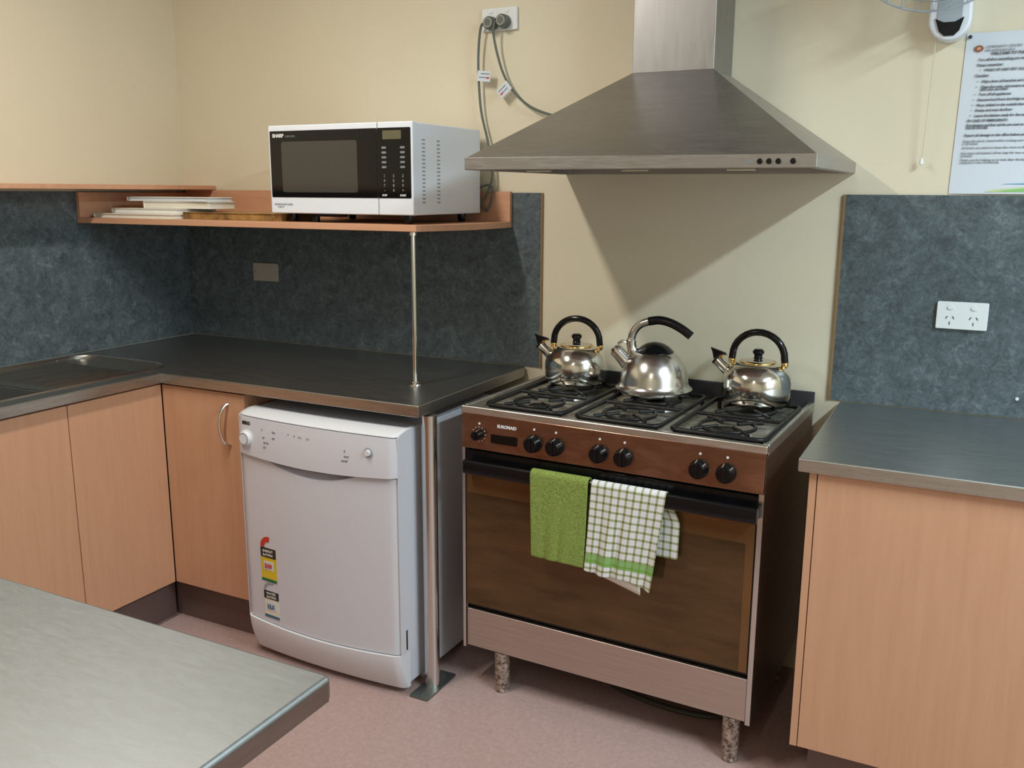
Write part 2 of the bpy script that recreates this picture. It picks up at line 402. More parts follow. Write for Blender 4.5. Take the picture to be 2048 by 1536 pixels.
# ------------------------------------------------------------------ shelves
sh = thing('wall_shelf', 'deep peach laminate corner shelf carrying the microwave and papers', 'shelf', (.8, -.02, 1.40))
B().prism([(.008, -.008), (.008, -.535), (1.466, -.490), (1.546, -.26), (1.546, -.008)], 1.401, 1.421).build('shelf_board', M_woodh, sh, True, bevel=.0015)
bx(.024, 1.546, -.022, -.0065, 1.421, 1.523).build('back_board', M_woodh, sh, True, bevel=.001)
bx(.0065, .023, -.533, -.0065, 1.421, 1.513).build('side_board', M_woodh, sh, True, bevel=.001)
us = thing('wall_shelf', 'narrow peach laminate ledge along the left wall above the sink splashback', 'shelf', (.01, -.8, 1.523))
B().prism([(0.0, -3.2), (.178, -3.2), (.186, -.04), (.178, -.0), (0.0, -.0)], 1.5235, 1.541).build('board', M_woodh, us, True, bevel=.002)

# ------------------------------------------------------------------ papers on the shelf
def flat(name, label, cat, x0, x1, y0, y1, z0, z1, rz, cover, inner, grp, sheets=True):
    t = thing(name, label, cat, ((x0 + x1) / 2, (y0 + y1) / 2, z0), rz, grp)
    a, c, h = (x1 - x0) / 2, (y1 - y0) / 2, z1 - z0; k = min(.0022, h * .2)
    b = B(); b.box(-a, a, -c, c, 0, k); b.box(-a, a, -c, c, h - k, h); b.box(-a, -a + .0015, -c, c, k, h - k)
    b.build('cover', cover, t, bevel=.0005)
    bx(-a + .003, a - .004, -c + .004, c - .004, k + .0002, h - k - .0002).build('pages', inner, t)
    return t
g = 'papers and folders on the left of the shelf'
flat('document_folder', 'long white folder lying flat at the bottom of the paper stack on the shelf', 'folder', .055, .448, -.500, -.29, 1.4215, 1.437, R(0), M_paper3, M_paper2, g)
flat('storage_box', 'flat brown and gold box lying on the shelf, pushed partly under the microwave', 'box', .458, .910, -.452, -.26, 1.4215, 1.446, R(0), M_brown, M_brown, None)
flat('document_folder', 'cream folder sticking out left in the middle of the paper stack', 'folder', .10, .448, -.46, -.27, 1.4375, 1.456, R(-2), M_paper2, M_paper3, g)
flat('document_folder', 'white thick binder under the topmost folder of the paper stack', 'folder', .23, .555, -.42, -.29, 1.4565, 1.481, R(1), M_paper3, M_paper2, g)
flat('document_folder', 'pale topmost folder of the paper stack on the shelf', 'folder', .14, .545, -.42, -.29, 1.4820, 1.497, R(-1), M_paper3, M_paper, g)

# ------------------------------------------------------------------ microwave
mw = thing('microwave_oven', 'white microwave oven with black glass door standing on the shelf', 'microwave', (1.165, -.26, 1.421))
X0, X1, Y0, Y1, Z0, Z1 = .884, 1.446, -.470, -.045, 1.449, 1.729
bx(X0 + .003, X1 - .003, Y0 + .028, Y1, Z0, Z1 - .002).build('casing', M_mic, mw, True, bevel=.004)
xd = X0 + .432                                          # split between door and control panel
fr = B()
fr.box(X0, xd - .001, Y0, Y0 + .027, Z0, Z1)
door = fr.build('door', M_mic, mw, True, bevel=.004)
B().prism(rrect(X0 + .008, xd - .0012, Z0 + .052, Z1 - .018, .003, 3), Y0 - .0015, Y0 + .001, 'y').build('door_glass', M_mglass, door, True)
B().prism(rrect(X0 + .055, xd - .075, Z0 + .068, Z1 - .052, .008, 4), Y0 - .0022, Y0 - .0014, 'y').build('door_window', M_mwin, door, True)
text('SHARP', .0155, M_white_txt, door, 'brand_lettering', onwall(X0 + .020, Y0 - .0018, Z1 - .038), True, bold=.0006)
text('CAROUSEL', .0085, M_grey_txt, door, 'lettering', onwall(X0 + .072, Y0 - .0018, Z1 - .038), True)
text('MICROWAVE OVEN\n     1100 W', .0085, M_grey_txt, door, 'lettering', onwall(X0 + .016, Y0 - .0006, Z0 + .026), True)
cp = bx(xd + .001, X1, Y0, Y0 + .027, Z0, Z1).build('control_panel', M_mic, mw, True, bevel=.004)
B().prism(rrect(xd + .0012, X1 - .007, Z0 + .052, Z1 - .018, .003, 3), Y0 - .0015, Y0 + .001, 'y').build('panel_glass', M_mglass, cp, True)
M_lcd = mat('dim_display', (.12, .11, .06), .3)
B().prism(rrect(xd + .022, X1 - .040, Z1 - .052, Z1 - .026, .002, 2), Y0 - .0022, Y0 - .0014, 'y').build('display', M_lcd, cp, True)
for r in range(5):
    for cx in (xd + .026, X1 - .036):
        B().prism(rrect(cx - .0085, cx + .0085, Z1 - .080 - r * .0145, Z1 - .0735 - r * .0145, .002, 2), Y0 - .0022, Y0 - .0014, 'y').build('button', M_grey_txt, cp, True)
cxs = (xd + .026, (xd + .026 + X1 - .036) / 2, X1 - .036)
for r, row in enumerate((('1','2','3'), ('4','5','6'), ('7','8','9'), ('-','0','+'))):
    for cx, ch in zip(cxs, row):
        text(ch, .012, M_grey_txt, cp, 'button_digit', onwall(cx, Y0 - .0018, Z1 - .165 - r * .0145), True, 'CENTER', bold=.0003)
for cx, w_ in ((cxs[0], 'STOP'), (cxs[2], 'START')):
    text(w_, .0075, M_white_txt, cp, 'button_lettering', onwall(cx, Y0 - .0018, Z1 - .222), True, 'CENTER', bold=.0003)
M_vent = mat('vent_grey', (.30, .32, .34), .5)
for yy in (-.405, -.318):
    vt = B()
    for k in range(17):
        vt.box(X1 - .0032, X1 - .0026, yy - .009, yy + .009, Z1 - .055 - k * .0118, Z1 - .050 - k * .0118)
    plabel(vt.build('vent_slots', M_vent, mw, True), 'grey vent slots')
for fx in (X0 + .05, X1 - .05):
    for fy in (Y0 + .05, Y1 - .05):
        B().lathe([(0, 0), (.012, 0), (.014, .012), (.014, .028), (0, .028)], (fx, fy, 1.4212), n=16).build('foot', M_blk, mw, True)
B().lathe([(0, 0), (.012, 0), (.013, .028), (0, .028)], (1.03, Y0 + .05, 1.4212), n=16).build('foot', M_blk, mw, True)
plabel(bx(1.06, 1.16, -.465, -.42, 1.440, 1.449).build('base_rail', M_blk, mw, True), 'black rail under the casing')

# ------------------------------------------------------------------ wall socket above, cords
def socket(name_label, x0, x1, z0, z1, group=None):
    t = thing('power_socket', name_label, 'power socket', ((x0 + x1) / 2, 0, (z0 + z1) / 2), group=group)
    a, h = (x1 - x0) / 2, (z1 - z0) / 2
    B().prism(rrect(-a, a, -h, h, .004, 3), -.012, 0, 'y').build('face_plate', M_socket, t, bevel=.002)
    return t, a, h
def slots(t, cx, cz, m=M_dwgap):
    for dx, dz_, an in ((-.0085, .004, 30), (.0085, .004, -30), (0, -.012, 0)):
        b = bx(-.0014, .0014, -.0127, -.0118, -.0045, .0045); an = R(an)
        b.v = [(cx + dx + x * math.cos(an) + z * math.sin(an), y, cz + dz_ - x * math.sin(an) + z * math.cos(an)) for x, y, z in b.v]
        b.build('pin_slot', m, t)
st1, a, h = socket('white double power socket above the splashback right of the stove, no plugs', 2.905, 3.036, 1.149, 1.226)
st1.location.y = -.006
for cx in (-.030, .030):
    slots(st1, cx, -.010)
    B().prism([(cx + .009 * math.cos(R(q)), .022 + .0055 * math.sin(R(q))) for q in range(0, 360, 20)], -.0155, -.0118, 'y').build('switch', M_socket, st1, bevel=.001)
st1['label'] = 'white double power socket with no plugs on the right splashback'
st2, a, h = socket('white double power socket high on the wall with two grey plugs in it', 1.431, 1.563, 2.048, 2.120)
for cx in (-.030, .030): B().prism(rrect(cx - .007, cx + .007, .020, .029, .003), -.015, -.0118, 'y').build('switch', M_socket, st2)
bp = thing('blank_plate', 'small beige blank cover plate on the splashback under the shelf', 'cover plate', (.43, -.006, 1.199))
B().prism(rrect(-.0635, .0635, -.036, .036, .003, 3), -.008, 0, 'y').build('face_plate', M_beige, bp, bevel=.0015)
for sx in (-.05, .05): B().cyl((sx, -.0085, 0), (sx, -.0075, 0), .003, n=10).build('screw', M_satin, bp)

def plug(x, z, parent, world=True):
    o = B().lathe([(0, .034), (.017, .034), (.0205, .03), (.022, .014), (.022, .002), (0, .002)], (x, -.012, z), n=28, M=Matrix.Rotation(R(90), 3, 'X')).build('plug', M_cord, parent, world)
    B().lathe([(.012, 0), (.015, .0), (.015, .0012), (.012, .0012), (.012, 0)], (x, -.0465, z), n=24, M=Matrix.Rotation(R(90), 3, 'X')).build('plug_ring', M_beige, o, world)
    return o
plug(1.472, 2.070, mw)
cpts = [(1.458, -.036, 2.070), (1.440, -.034, 2.060), (1.4285, -.030, 1.99), (1.4275, -.028, 1.90), (1.436, -.026, 1.79), (1.462, -.026, 1.69), (1.478, -.030, 1.62),
        (1.481, -.034, 1.56), (1.462, -.036, 1.515), (1.444, -.034, 1.485), (1.456, -.034, 1.458), (1.474, -.034, 1.478), (1.484, -.034, 1.53), (1.470, -.038, 1.545), (1.440, -.044, 1.535)]
plabel(B().tube(spline(cpts, 8), .0042, 10).build('power_cord', M_cord, mw, True), 'grey power cord')

def cord_tag(parent, x, z, ang, flip=1):
    T = Matrix.Translation((x, -.036, z)) @ Matrix.Rotation(ang, 4, 'Y')
    def pl_(x0, x1, z0, z1, y0, y1, name, m, par):
        b = bx(x0, x1, y0, y1, z0, z1); b.v = [tuple(T @ Vector(v)) for v in b.v]; return b.build(name, m, par, True)
    t = pl_(0, .050 * flip, -.017, .017, -.0005, .0005, 'test_tag', M_paper, parent) if flip > 0 else pl_(-.050, 0, -.017, .017, -.0005, .0005, 'test_tag', M_paper, parent)
    plabel(t, 'white electrical test tag')
    s = 1 if flip > 0 else -1
    xa, xb = (.012, .046) if s > 0 else (-.046, -.012)
    pl_(xa, xb, .006, .0095, -.0009, -.0005, 'tag_print', M_grey_txt, t)
    pl_(xa - .006 if s > 0 else xa, xb, -.0055, -.003, -.0009, -.0005, 'tag_print', M_blue, t)
    rx = .036 if s > 0 else -.044
    pl_(rx, rx + .009, -.008, -.002, -.0012, -.0008, 'tag_mark', M_red, t)
cord_tag(mw, 1.4275, 1.905, R(6))

# ------------------------------------------------------------------ range hood
HX0, HX1, HD, HZ, RIM = 1.744, 2.655, -.675, 1.5785, .031
CX0, CX1, CD, CZ = 2.038, 2.284, -.207, 1.862
hd = thing('range_hood', 'stainless steel pyramid range hood with square chimney above the stove', 'range hood', (2.2, 0, HZ))
b = B()
o_ = [(HX0, HD), (HX1, HD), (HX1, -.001), (HX0, -.001)]; i_ = [(HX0 + .018, HD + .018), (HX1 - .018, HD + .018), (HX1 - .018, -.01), (HX0 + .018, -.01)]
vs = [(x, y, HZ) for x, y in o_] + [(x, y, HZ + RIM) for x, y in o_] + [(x, y, HZ) for x, y in i_] + [(x, y, HZ + .02) for x, y in i_]
fs = []
for k in range(4):
    l = (k + 1) % 4
    fs += [(k, l, 4 + l, 4 + k), (k, 8 + k, 8 + l, l), (8 + k, 12 + k, 12 + l, 8 + l)]
b.add(vs, fs)
pts = [(HX0 + .001, HD + .001, HZ + RIM), (HX1 - .001, HD + .001, HZ + RIM), (HX1 - .001, -.001, HZ + RIM), (HX0 + .001, -.001, HZ + RIM), (CX0, CD, CZ), (CX1, CD, CZ), (CX1, -.001, CZ), (CX0, -.001, CZ)]
b.build('rim', M_hood, hd, True, bevel=.0015)
B().add(pts, [(0, 1, 5, 4), (1, 2, 6, 5), (3, 0, 4, 7), (4, 5, 6, 7), (0, 3, 2, 1), (2, 3, 7, 6)]).build('canopy', M_hood, hd, True, bevel=.002)
bx(HX0 + .02, HX1 - .02, HD + .02, -.012, HZ + .018, HZ + .022).build('grease_filter', M_side, hd, True)
for x in (1.93, 2.2, 2.47): B().box(x - .035, x + .035, HD + .07, HD + .085, HZ - .004, HZ + .019).build('filter_latch', M_pol, hd, True)
ch = bx(CX0 + .002, CX1 - .002, CD + .002, -.001, CZ, RZ - .002).build('chimney', M_chim, hd, True, bevel=.002)
gr = B()
for k in range(4): gr.box(CX1 - .0022, CX1 - .0012, CD + .06, CD + .15, 2.20 + k * .03, 2.212 + k * .03)
gr.build('chimney_vent', M_dwgap, ch, True)
bxs = (2.528, 2.549, 2.570, 2.603)
for x in bxs: B().lathe([(0, .004), (.0055, .004), (.007, 0), (0, 0)], (x, HD, HZ + .015), n=16, M=Matrix.Rotation(R(90), 3, 'X')).build('button', M_blk, hd, True)
B().prism(rrect(2.497, 2.512, HZ + .011, HZ + .018, .002), HD - .0008, HD, 'y').build('button_label', M_grey_txt, hd, True)
plug(1.520, 2.074, hd)
c2pts = [(1.500, -.046, 2.074), (1.492, -.044, 2.045), (1.498, -.034, 1.985), (1.524, -.030, 1.905), (1.565, -.028, 1.845), (1.62, -.026, 1.80), (1.69, -.024, 1.772), (1.78, -.022, 1.758), (1.86, -.018, 1.72)]
c2pts[-2:] = [(1.775, -.024, 1.752), (1.83, -.028, 1.735), (1.852, -.032, 1.69)]
plabel(B().tube(spline(c2pts, 8), .0042, 10).build('power_cord', M_cord, hd, True), 'dark grey power cord')
cord_tag(hd, 1.548, 1.872, R(-40), -1)

# ------------------------------------------------------------------ dishwasher
DWW = .613
dw = thing('dishwasher', 'white freestanding dishwasher under the end of the left benchtop', 'dishwasher', (.945, -.742, 0), R(-1))
def bow(x, d=.018): u = x / DWW; return -d * (1 - (2 * u - 1) ** 2) + .012 * max(0, (abs(2 * u - 1) - .93) / .07) ** 2
def dwgrid(zf, nv, x0=.0, x1=DWW, off=lambda x, v: 0, nu=48, d=.018):
    return B().grid(lambda u, v: (x0 + (x1 - x0) * u, bow(x0 + (x1 - x0) * u, d) + off(x0 + (x1 - x0) * u, v), zf(x0 + (x1 - x0) * u, v)), nu, nv)
body = B(); body.box(.006, DWW - .006, .045, .60, .025, .838); body.build('body', M_white, dw, bevel=.006)
def shell(zf, nv, off, x0, x1, back, name, m, nu=48):
    """a bowed front skin with its returns to y=back"""
    b = dwgrid(zf, nv, x0, x1, off, nu); n0 = len(b.v); W_ = nu + 1
    edge = [(0, j) for j in range(nv + 1)] + [(i, nv) for i in range(1, nu + 1)] + [(nu, j) for j in range(nv - 1, -1, -1)] + [(i, 0) for i in range(nu - 1, 0, -1)]
    idx = [j * W_ + i for i, j in edge]
    b.v += [(b.v[k][0], back, b.v[k][2]) for k in idx]; n = len(idx)
    b.f += [(idx[i], idx[(i + 1) % n], n0 + (i + 1) % n, n0 + i) for i in range(n)]
    return b.build(name, m, dw, smooth=35)
def cpb(x): u = x / DWW; return .706 - .014 * math.sin(math.pi * u) ** 1 - .0   # lower line of the control panel
def dip(x): return .030 * max(0, math.sin(math.pi * (x - .13) / .34)) if .13 < x < .47 else 0
def dtop(x): return cpb(x) - .004 - dip(x)
def pbot(x): u = x / DWW; return .143 - .012 * math.sin(math.pi * u)
shell(lambda x, v: pbot(x) + .003 + (dtop(x) - pbot(x) - .003) * v, 10, lambda x, v: 0, 0, DWW, .044, 'door', M_white)
cpn = shell(lambda x, v: cpb(x) + (.823 - cpb(x)) * v, 6, lambda x, v: -.010 + .008 * v * v, 0, DWW, .044, 'control_panel', M_white)
# sloping top lip
B().grid(lambda u, v: (DWW * u, bow(DWW * u) - .001 + .003 * 1 + .075 * (v ** 1.25), .826 + .015 * math.sin(v * math.pi / 2)), 48, 10).build('top_cover', M_whitep, dw, smooth=50, solid=.002)
for sx in (.001, DWW - .001):
    B().prism([(.004, .14), (.004, .823), (.02, .832), (.05, .839), (.08, .840), (.08, .14)], sx - .0012, sx + .0012, 'x').build('side_trim', M_white, dw)
# finger recess
B().grid(lambda u, v: (.13 + .34 * u, bow(.13 + .34 * u) + .040 * (math.sin(v * math.pi * .5)) - .0005, dtop(.13 + .34 * u) + (cpb(.13 + .34 * u) + .004 - dtop(.13 + .34 * u)) * v ** 1.5), 30, 6).build('handle_recess', M_white, dw, smooth=60)
bx(.004, DWW - .004, .012, .05, .668, .712).build('panel_seam', M_dwgap, dw)
bx(.004, DWW - .004, .012, .05, .128, .150).build('plinth_seam', M_white, dw)
def poff(x, v): return -.008 + .034 * (1 - v) ** 1.8
shell(lambda x, v: .022 + (pbot(x) - .022) * v, 8, poff, 0, DWW, .05, 'plinth', M_whitep)
bx(DWW - .0045, DWW - .0035 + .002, .030, .034, .20, .69).build('side_seam', M_vent, dw)
plabel(bx(DWW - .0048, DWW + .0004, .030, .038, .150, .215).build('hinge_slot', M_black_txt, dw), 'black hinge slot')
for fx in (.05, DWW - .05):
    for fy in (.09, .52): B().cyl((fx, fy, 0), (fx, fy, .03), .018, n=16).build('foot', M_blk, dw)
RM = Matrix.Rotation(R(90), 3, 'X')
def on_dw(x, z=.765): return bow(x) - .010 + .008 * ((z - cpb(x)) / (.823 - cpb(x))) ** 2 - .0006
B().lathe([(0, .015), (.019, .015), (.0215, .013), (.024, .004), (.028, .003), (.028, 0), (0, 0)], (.047, on_dw(.047), .757), n=36, M=RM).build('program_knob', M_whitep, cpn)
B().lathe([(.0165, .0155), (.0195, .0155), (.0195, .014), (.0165, .014), (.0165, .0155)], (.047, on_dw(.047), .757), n=36, M=RM).build('knob_ring', M_vent, cpn)
B().lathe([(0, .008), (.009, .008), (.010, .004), (.010, 0), (0, 0)], (.525, on_dw(.525), .776), n=28, M=RM).build('push_button', M_whitep, cpn)
B().lathe([(.0105, .0015), (.0145, .0015), (.0145, 0), (.0105, 0), (.0105, .0015)], (.525, on_dw(.525), .776), n=28, M=RM).build('button_ring', M_vent, cpn)
def dwtext(s, size, x, z, m=M_grey_txt, bold=0, name='printing'):
    text(s, size, m, cpn, name, Matrix.Translation((x, on_dw(x, z) - .0003, z)) @ Matrix.Rotation(math.atan2(bow(x + .035) - bow(x), .035), 4, 'Z') @ Matrix.Rotation(R(90), 4, 'X'), bold=bold)
dwtext('BEKO', .0145, .026, .800, M_black_txt, .0007, 'brand_lettering')
for s_, x, z in (('5', .113, .790), ('P1', .120, .765), ('P2 P3', .124, .750), ('55°', .122, .735), ('Eco', .160, .788), ('70°', .160, .768), ('-', .20, .792), ('o', .225, .791), ('5', .25, .788), ('4 3', .268, .787), ('2 1', .300, .786), ('start', .440, .752), ('on/off', .430, .738), ('||', .440, .768)):
    dwtext(s_, .0095, x, z)
# two rating labels on the door
def dwl(x0, x1, z0, z1, m, name, par, lift=.0012, poly=None):
    ps = poly or [(x0, z0), (x1, z0), (x1, z1), (x0, z1)]
    b = B(); n = len(ps)
    b.add([(x, bow(x) - lift, z) for x, z in ps] + [(x, bow(x) - lift + .0008, z) for x, z in ps],
          [tuple(range(n)), tuple(range(2 * n - 1, n - 1, -1))] + [(i, (i + 1) % n, n + (i + 1) % n, n + i) for i in range(n)])
    return b.build(name, m, par)
lx0, lx1 = .076, .144
e1 = dwl(lx0, lx1, .283, .398, M_yel, 'energy_label', dw); plabel(e1, 'yellow and black energy rating label')
dwl(lx0, lx1, .365, .398, M_black_txt, 'label_header', e1, .0018); dwl(lx0, lx1, .283, .292, M_dgreen, 'label_footer', e1, .0018)
dwl(lx0 + .012, lx1 - .012, .322, .352, M_paper, 'label_box', e1, .0018)
text('ENERGY', .0115, M_paper2, e1, 'lettering', onwall(lx0 + .013, bow(.12) - .0026, .384)); text('RATING', .0115, M_paper2, e1, 'lettering', onwall(lx0 + .013, bow(.12) - .0026, .371))
text('310', .020, M_red, e1, 'lettering', onwall(lx0 + .018, bow(.12) - .0026, .330), bold=.001)
arc = [(lx0 + .036 + .036 * math.cos(R(a)), .400 + .036 * math.sin(R(a))) for a in range(80, 181, 10)] + [(lx0 + .036 + .019 * math.cos(R(a)), .400 + .019 * math.sin(R(a))) for a in range(180, 79, -10)]
dwl(0, 0, 0, 0, M_red, 'star_arc', e1, .0016, arc)
e2 = dwl(lx0 + .006, lx1 + .004, .157, .250, M_paper2, 'water_label', dw); plabel(e2, 'white and blue water rating label')
dwl(lx0 + .006, lx1 + .004, .222, .250, M_black_txt, 'label_header', e2, .0018); dwl(lx0 + .006, lx1 + .004, .157, .166, M_blue, 'label_footer', e2, .0018)
dwl(lx0 + .016, lx1 - .006, .182, .212, M_paper, 'label_box', e2, .0018)
text('WATER', .0115, M_paper2, e2, 'lettering', onwall(lx0 + .020, bow(.12) - .0026, .238)); text('RATING', .0115, M_paper2, e2, 'lettering', onwall(lx0 + .020, bow(.12) - .0026, .226))
text('12.5', .018, M_blue, e2, 'lettering', onwall(lx0 + .020, bow(.12) - .0026, .190), bold=.0008)
arc = [(lx0 + .042 + .036 * math.cos(R(a)), .252 + .030 * math.sin(R(a))) for a in range(75, 181, 10)] + [(lx0 + .042 + .028 * math.cos(R(a)), .252 + .022 * math.sin(R(a))) for a in range(180, 74, -10)]
dwl(0, 0, 0, 0, M_vent, 'star_arc', e2, .0016, arc)

# ------------------------------------------------------------------ stove
SX, SY, SROT = 1.675, -.574, R(-1.96)
SW, SD, SH = .900, .566, .903
sv = thing('gas_stove', 'wide freestanding gas stove with bronze oven door and six burners', 'stove', (SX, SY, 0), SROT)
for x in (0, SW - .012): bx(x, x + .012, .004, SD, .128, SH - .03).build('side_panel', M_side, sv, bevel=.002)
bx(.013, SW - .013, .045, SD - .002, .135, SH - .045).build('oven_body', M_side, sv)
# front corner strips of bare steel
for xa, xb in ((0, .010), (SW - .013, SW)): bx(xa, xb, -.003, .004, .127, .775).build('corner_strip', M_satin, sv)
# hob: rim frame, recessed pan, rear upstand
b = B()
zr = SH; t_ = .014
b.box(-.002, SW + .002, -.006, t_, SH - .022, SH); b.box(-.002, t_, t_, SD, SH - .03, SH); b.box(SW - t_, SW + .002, t_, SD, SH - .03, SH)
b.build('hob_rim', M_rim, sv, bevel=.004)
B().grid(lambda u, v: (t_ + (SW - 2 * t_) * u, t_ + (SD - .007 - t_) * v, SH - .026), 2, 2).build('hob_pan', M_pan, sv)
bx(-.002, SW + .002, SD - .007, SD, SH - .03, SH + .032).build('rear_upstand', M_upst, sv, bevel=.002)
# control panel
pz0, pz1 = .776, SH - .020
cpl = B().prism([(-.010, pz0), (-.006, pz1), (.02, pz1), (.02, pz0)], .001, SW - .001, 'x').build('control_panel', M_panel, sv, bevel=.002)
def knob(x, z, r, kx=0):
    k_ = B().lathe([(0, .026), (r * .80, .026), (r * .92, .022), (r, .006), (r * 1.06, .004), (r * 1.06, 0), (0, 0)], (x, -.009, z), n=28, M=RM).build('knob', M_blk, cpl)
    bx(x - .003, x + .003, -.009 - .031, -.009 - .020, z - r * .82, z + r * .82).build('knob_grip', M_blk, k_, bevel=.001)
    B().lathe([(0, .0012), (.0034, .0012), (.0034, 0), (0, 0)], (x + .001, -.0078, z + r + .0165), n=12, M=RM).build('knob_mark', M_white_txt, cpl)
knob(.062, .823, .0155)
for x in (.244, .313, .447, .520, .730, .802): knob(x, .8195, .0245)
B().prism(rrect(.104, .190, .803, .829, .002, 2), -.0125, -.008, 'y').build('clock_display', M_mglass, cpl)
text('EUROMAID', .0125, M_white_txt, cpl, 'brand_lettering', onwall(.124, -.0088, .8505), bold=.0005)
for a_ in range(0, 360, 30): B().box(.062 + .022 * math.cos(R(a_)) - .001, .062 + .022 * math.cos(R(a_)) + .001, -.0102, -.009, .823 + .022 * math.sin(R(a_)) - .001, .823 + .022 * math.sin(R(a_)) + .001).build('timer_dot', M_white_txt, cpl)
# oven door
dz0, dz1 = .268, .770
od = bx(.012, SW - .012, .002, .040, dz0, dz1).build('oven_door', M_blk, sv, bevel=.003)
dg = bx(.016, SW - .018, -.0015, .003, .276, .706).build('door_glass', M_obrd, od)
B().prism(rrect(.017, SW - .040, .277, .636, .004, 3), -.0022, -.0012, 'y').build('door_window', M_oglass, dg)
plabel(bx(.011, SW - .013, -.003, .003, .698, .769).build('handle_backing', M_blk, od, bevel=.003), 'black strip behind the handle')
hprof = rrect(-.040, -.022, .704, .746, .0075, 4)
hb = B().prism(hprof, .024, SW - .008, 'x').build('handle', M_blk, od, smooth=50)
for x in (.025, SW - .034): bx(x, x + .025, -.026, -.003, .708, .740).build('handle_mount', M_blk, od, bevel=.004)
bx(.014, SW - .014, -.001, .04, .134, .258).build('warming_drawer', M_drawer, sv, bevel=.002)
for x, y in ((.128, .019), (SW - .054, .019), (.125, SD - .06), (SW - .052, SD - .06)):
    B().lathe([(0, .132), (.0235, .132), (.0225, .04), (.020, .012), (.0215, .009), (.0215, .002), (.019, 0), (0, 0)], (x, y, 0), n=24).build('leg', M_rust, sv)
# burners and trivets
tz = .912
def arcp(cx, cy, r, a0, a1, z, n=8): return [(cx + r * math.cos(R(a0 + (a1 - a0) * k / n)), cy + r * math.sin(R(a0 + (a1 - a0) * k / n)), z) for k in range(n + 1)]
brs = []
for ti, (tx0, tx1) in enumerate(((.062, .312), (.352, .600), (.634, .884))):
    cx = (tx0 + tx1) / 2
    for bi, cy in enumerate((.135, .355)):
        r = (.044, .040, .052)[ti] if bi == 0 else (.036, .046, .036)[ti]
        z = SH - .026
        bu = B().lathe([(0, .011), (r * .9, .011), (r, .006), (r * 1.25, .004), (r * 1.3, 0)], (cx, cy, z), n=28).build('burner', M_alu, sv)
        B().lathe([(0, .019), (r * .75, .019), (r * .82, .016), (r * .82, .0112), (0, .0112)], (cx, cy, z), n=28).build('burner_cap', M_enam, bu)
    ol = [(x, y, tz - .006) for x, y in rrect(tx0, tx1, .026, .462, .028, 5)]
    b = B().tube(ol, .0072, 8, closed=True)
    b.tube([(tx0, .244, tz - .006), (tx1, .244, tz - .006)], .0058, 8)
    for cy in (.135, .355):
        b.tube(arcp(cx, cy, .074, 0, 360, tz - .006, 28)[:-1], .0052, 8, closed=True)
        for a_ in (45, 135, 225, 315):
            ca, sa = math.cos(R(a_)), math.sin(R(a_))
            b.tube([(cx + .030 * ca, cy + .030 * sa, tz - .003), (cx + .07 * ca, cy + .07 * sa, tz - .004), (cx + .108 * ca, cy + .108 * sa, tz - .006)], .0050, 8)
    for x, y in ((tx0 + .01, .04), (tx1 - .01, .04), (tx0 + .01, .45), (tx1 - .01, .45)):
        b.cyl((x, y, SH - .026), (x, y, tz - .006), .006, n=8)
    b.build('trivet', M_enam, sv, smooth=60)

# hose lying behind on the floor under the stove
hs = B().tube(spline([(2.02, -.30, .009), (2.10, -.38, .009), (2.24, -.425, .009), (2.38, -.43, .009), (2.46, -.39, .009), (2.50, -.28, .009), (2.50, -.08, .009)], 8), .0085, 10).build('gas_hose', M_rubber)
tag(hs, 'dark flexible hose lying on the floor under the stove', 'hose')

# ------------------------------------------------------------------ towels over the oven handle
def s2w(x, y, z):
    c, s = math.cos(SROT), math.sin(SROT); return Vector((SX + x * c - y * s, SY + x * s + y * c, z))
def towel(name, label, cat, x0, x1, front, back, mat_, wav, seed, slant=0, shift=0, edge=0, thick=.003, back_shift=0):
    """cloth hanging over the handle bar: v runs from the front hem over the bar to the back hem"""
    r = .0112 + thick / 2; hy, hz = -.031, .7385
    NU, NV = 44, 60; L = front + math.pi * r + back
    vs = []; uvs = []
    for j in range(NV + 1):
        for i in range(NU + 1):
            u = i / NU; fl = front + slant * u ** 1.5 + edge * math.sin(math.pi * u * 2.3); s = (j / NV)
            Lt = fl + math.pi * r + back; d = s * Lt
            if d < fl:
                q = (fl - d); y = hy - r; z = hz - q; hang = q / max(fl, .001); sgn = 1
            elif d < fl + math.pi * r:
                a = (d - fl) / r; y = hy - r * math.cos(a); z = hz + r * math.sin(a); hang = 0; sgn = 0
            else:
                q = d - fl - math.pi * r; y = hy + r; z = hz - q; hang = q / back * .6; sgn = -1
            x = x0 + (x1 - x0) * u
            w = wav * hang * (math.sin(u * 9 + seed) + .6 * math.sin(u * 17 + seed * 2 + hang * 2))
            y -= sgn * 0 + (abs(w) * 1.0 if sgn > 0 else -0) 
            x += shift * hang * (1 if sgn > 0 else 0) + back_shift * (min(1, hang * 4) if sgn < 0 else 0) - (u - .5) * .04 * hang * (x1 - x0) * 2
            vs.append((x, y, z)); uvs.append(((x1 - x0) * u + .004, hz - z if sgn >= 0 else q))
    b = B(); b.v = vs
    b.f = [(j*(NU+1)+i, j*(NU+1)+i+1, (j+1)*(NU+1)+i+1, (j+1)*(NU+1)+i) for j in range(NV) for i in range(NU)]
    o = b.build(name, mat_, None, smooth=180, fix=False)
    ul = o.data.uv_layers.new(name='UVMap')
    for lp in o.data.loops: ul.data[lp.index].uv = uvs[lp.vertex_index]
    o.location = (SX, SY, 0); o.rotation_euler = (0, 0, SROT)
    md = o.modifiers.new('thick', 'SOLIDIFY'); md.thickness = thick; md.offset = 0; md.use_rim = True
    md2 = o.modifiers.new('round', 'SUBSURF'); md2.levels = 1; md2.render_levels = 1
    tag(o, label, cat); return o
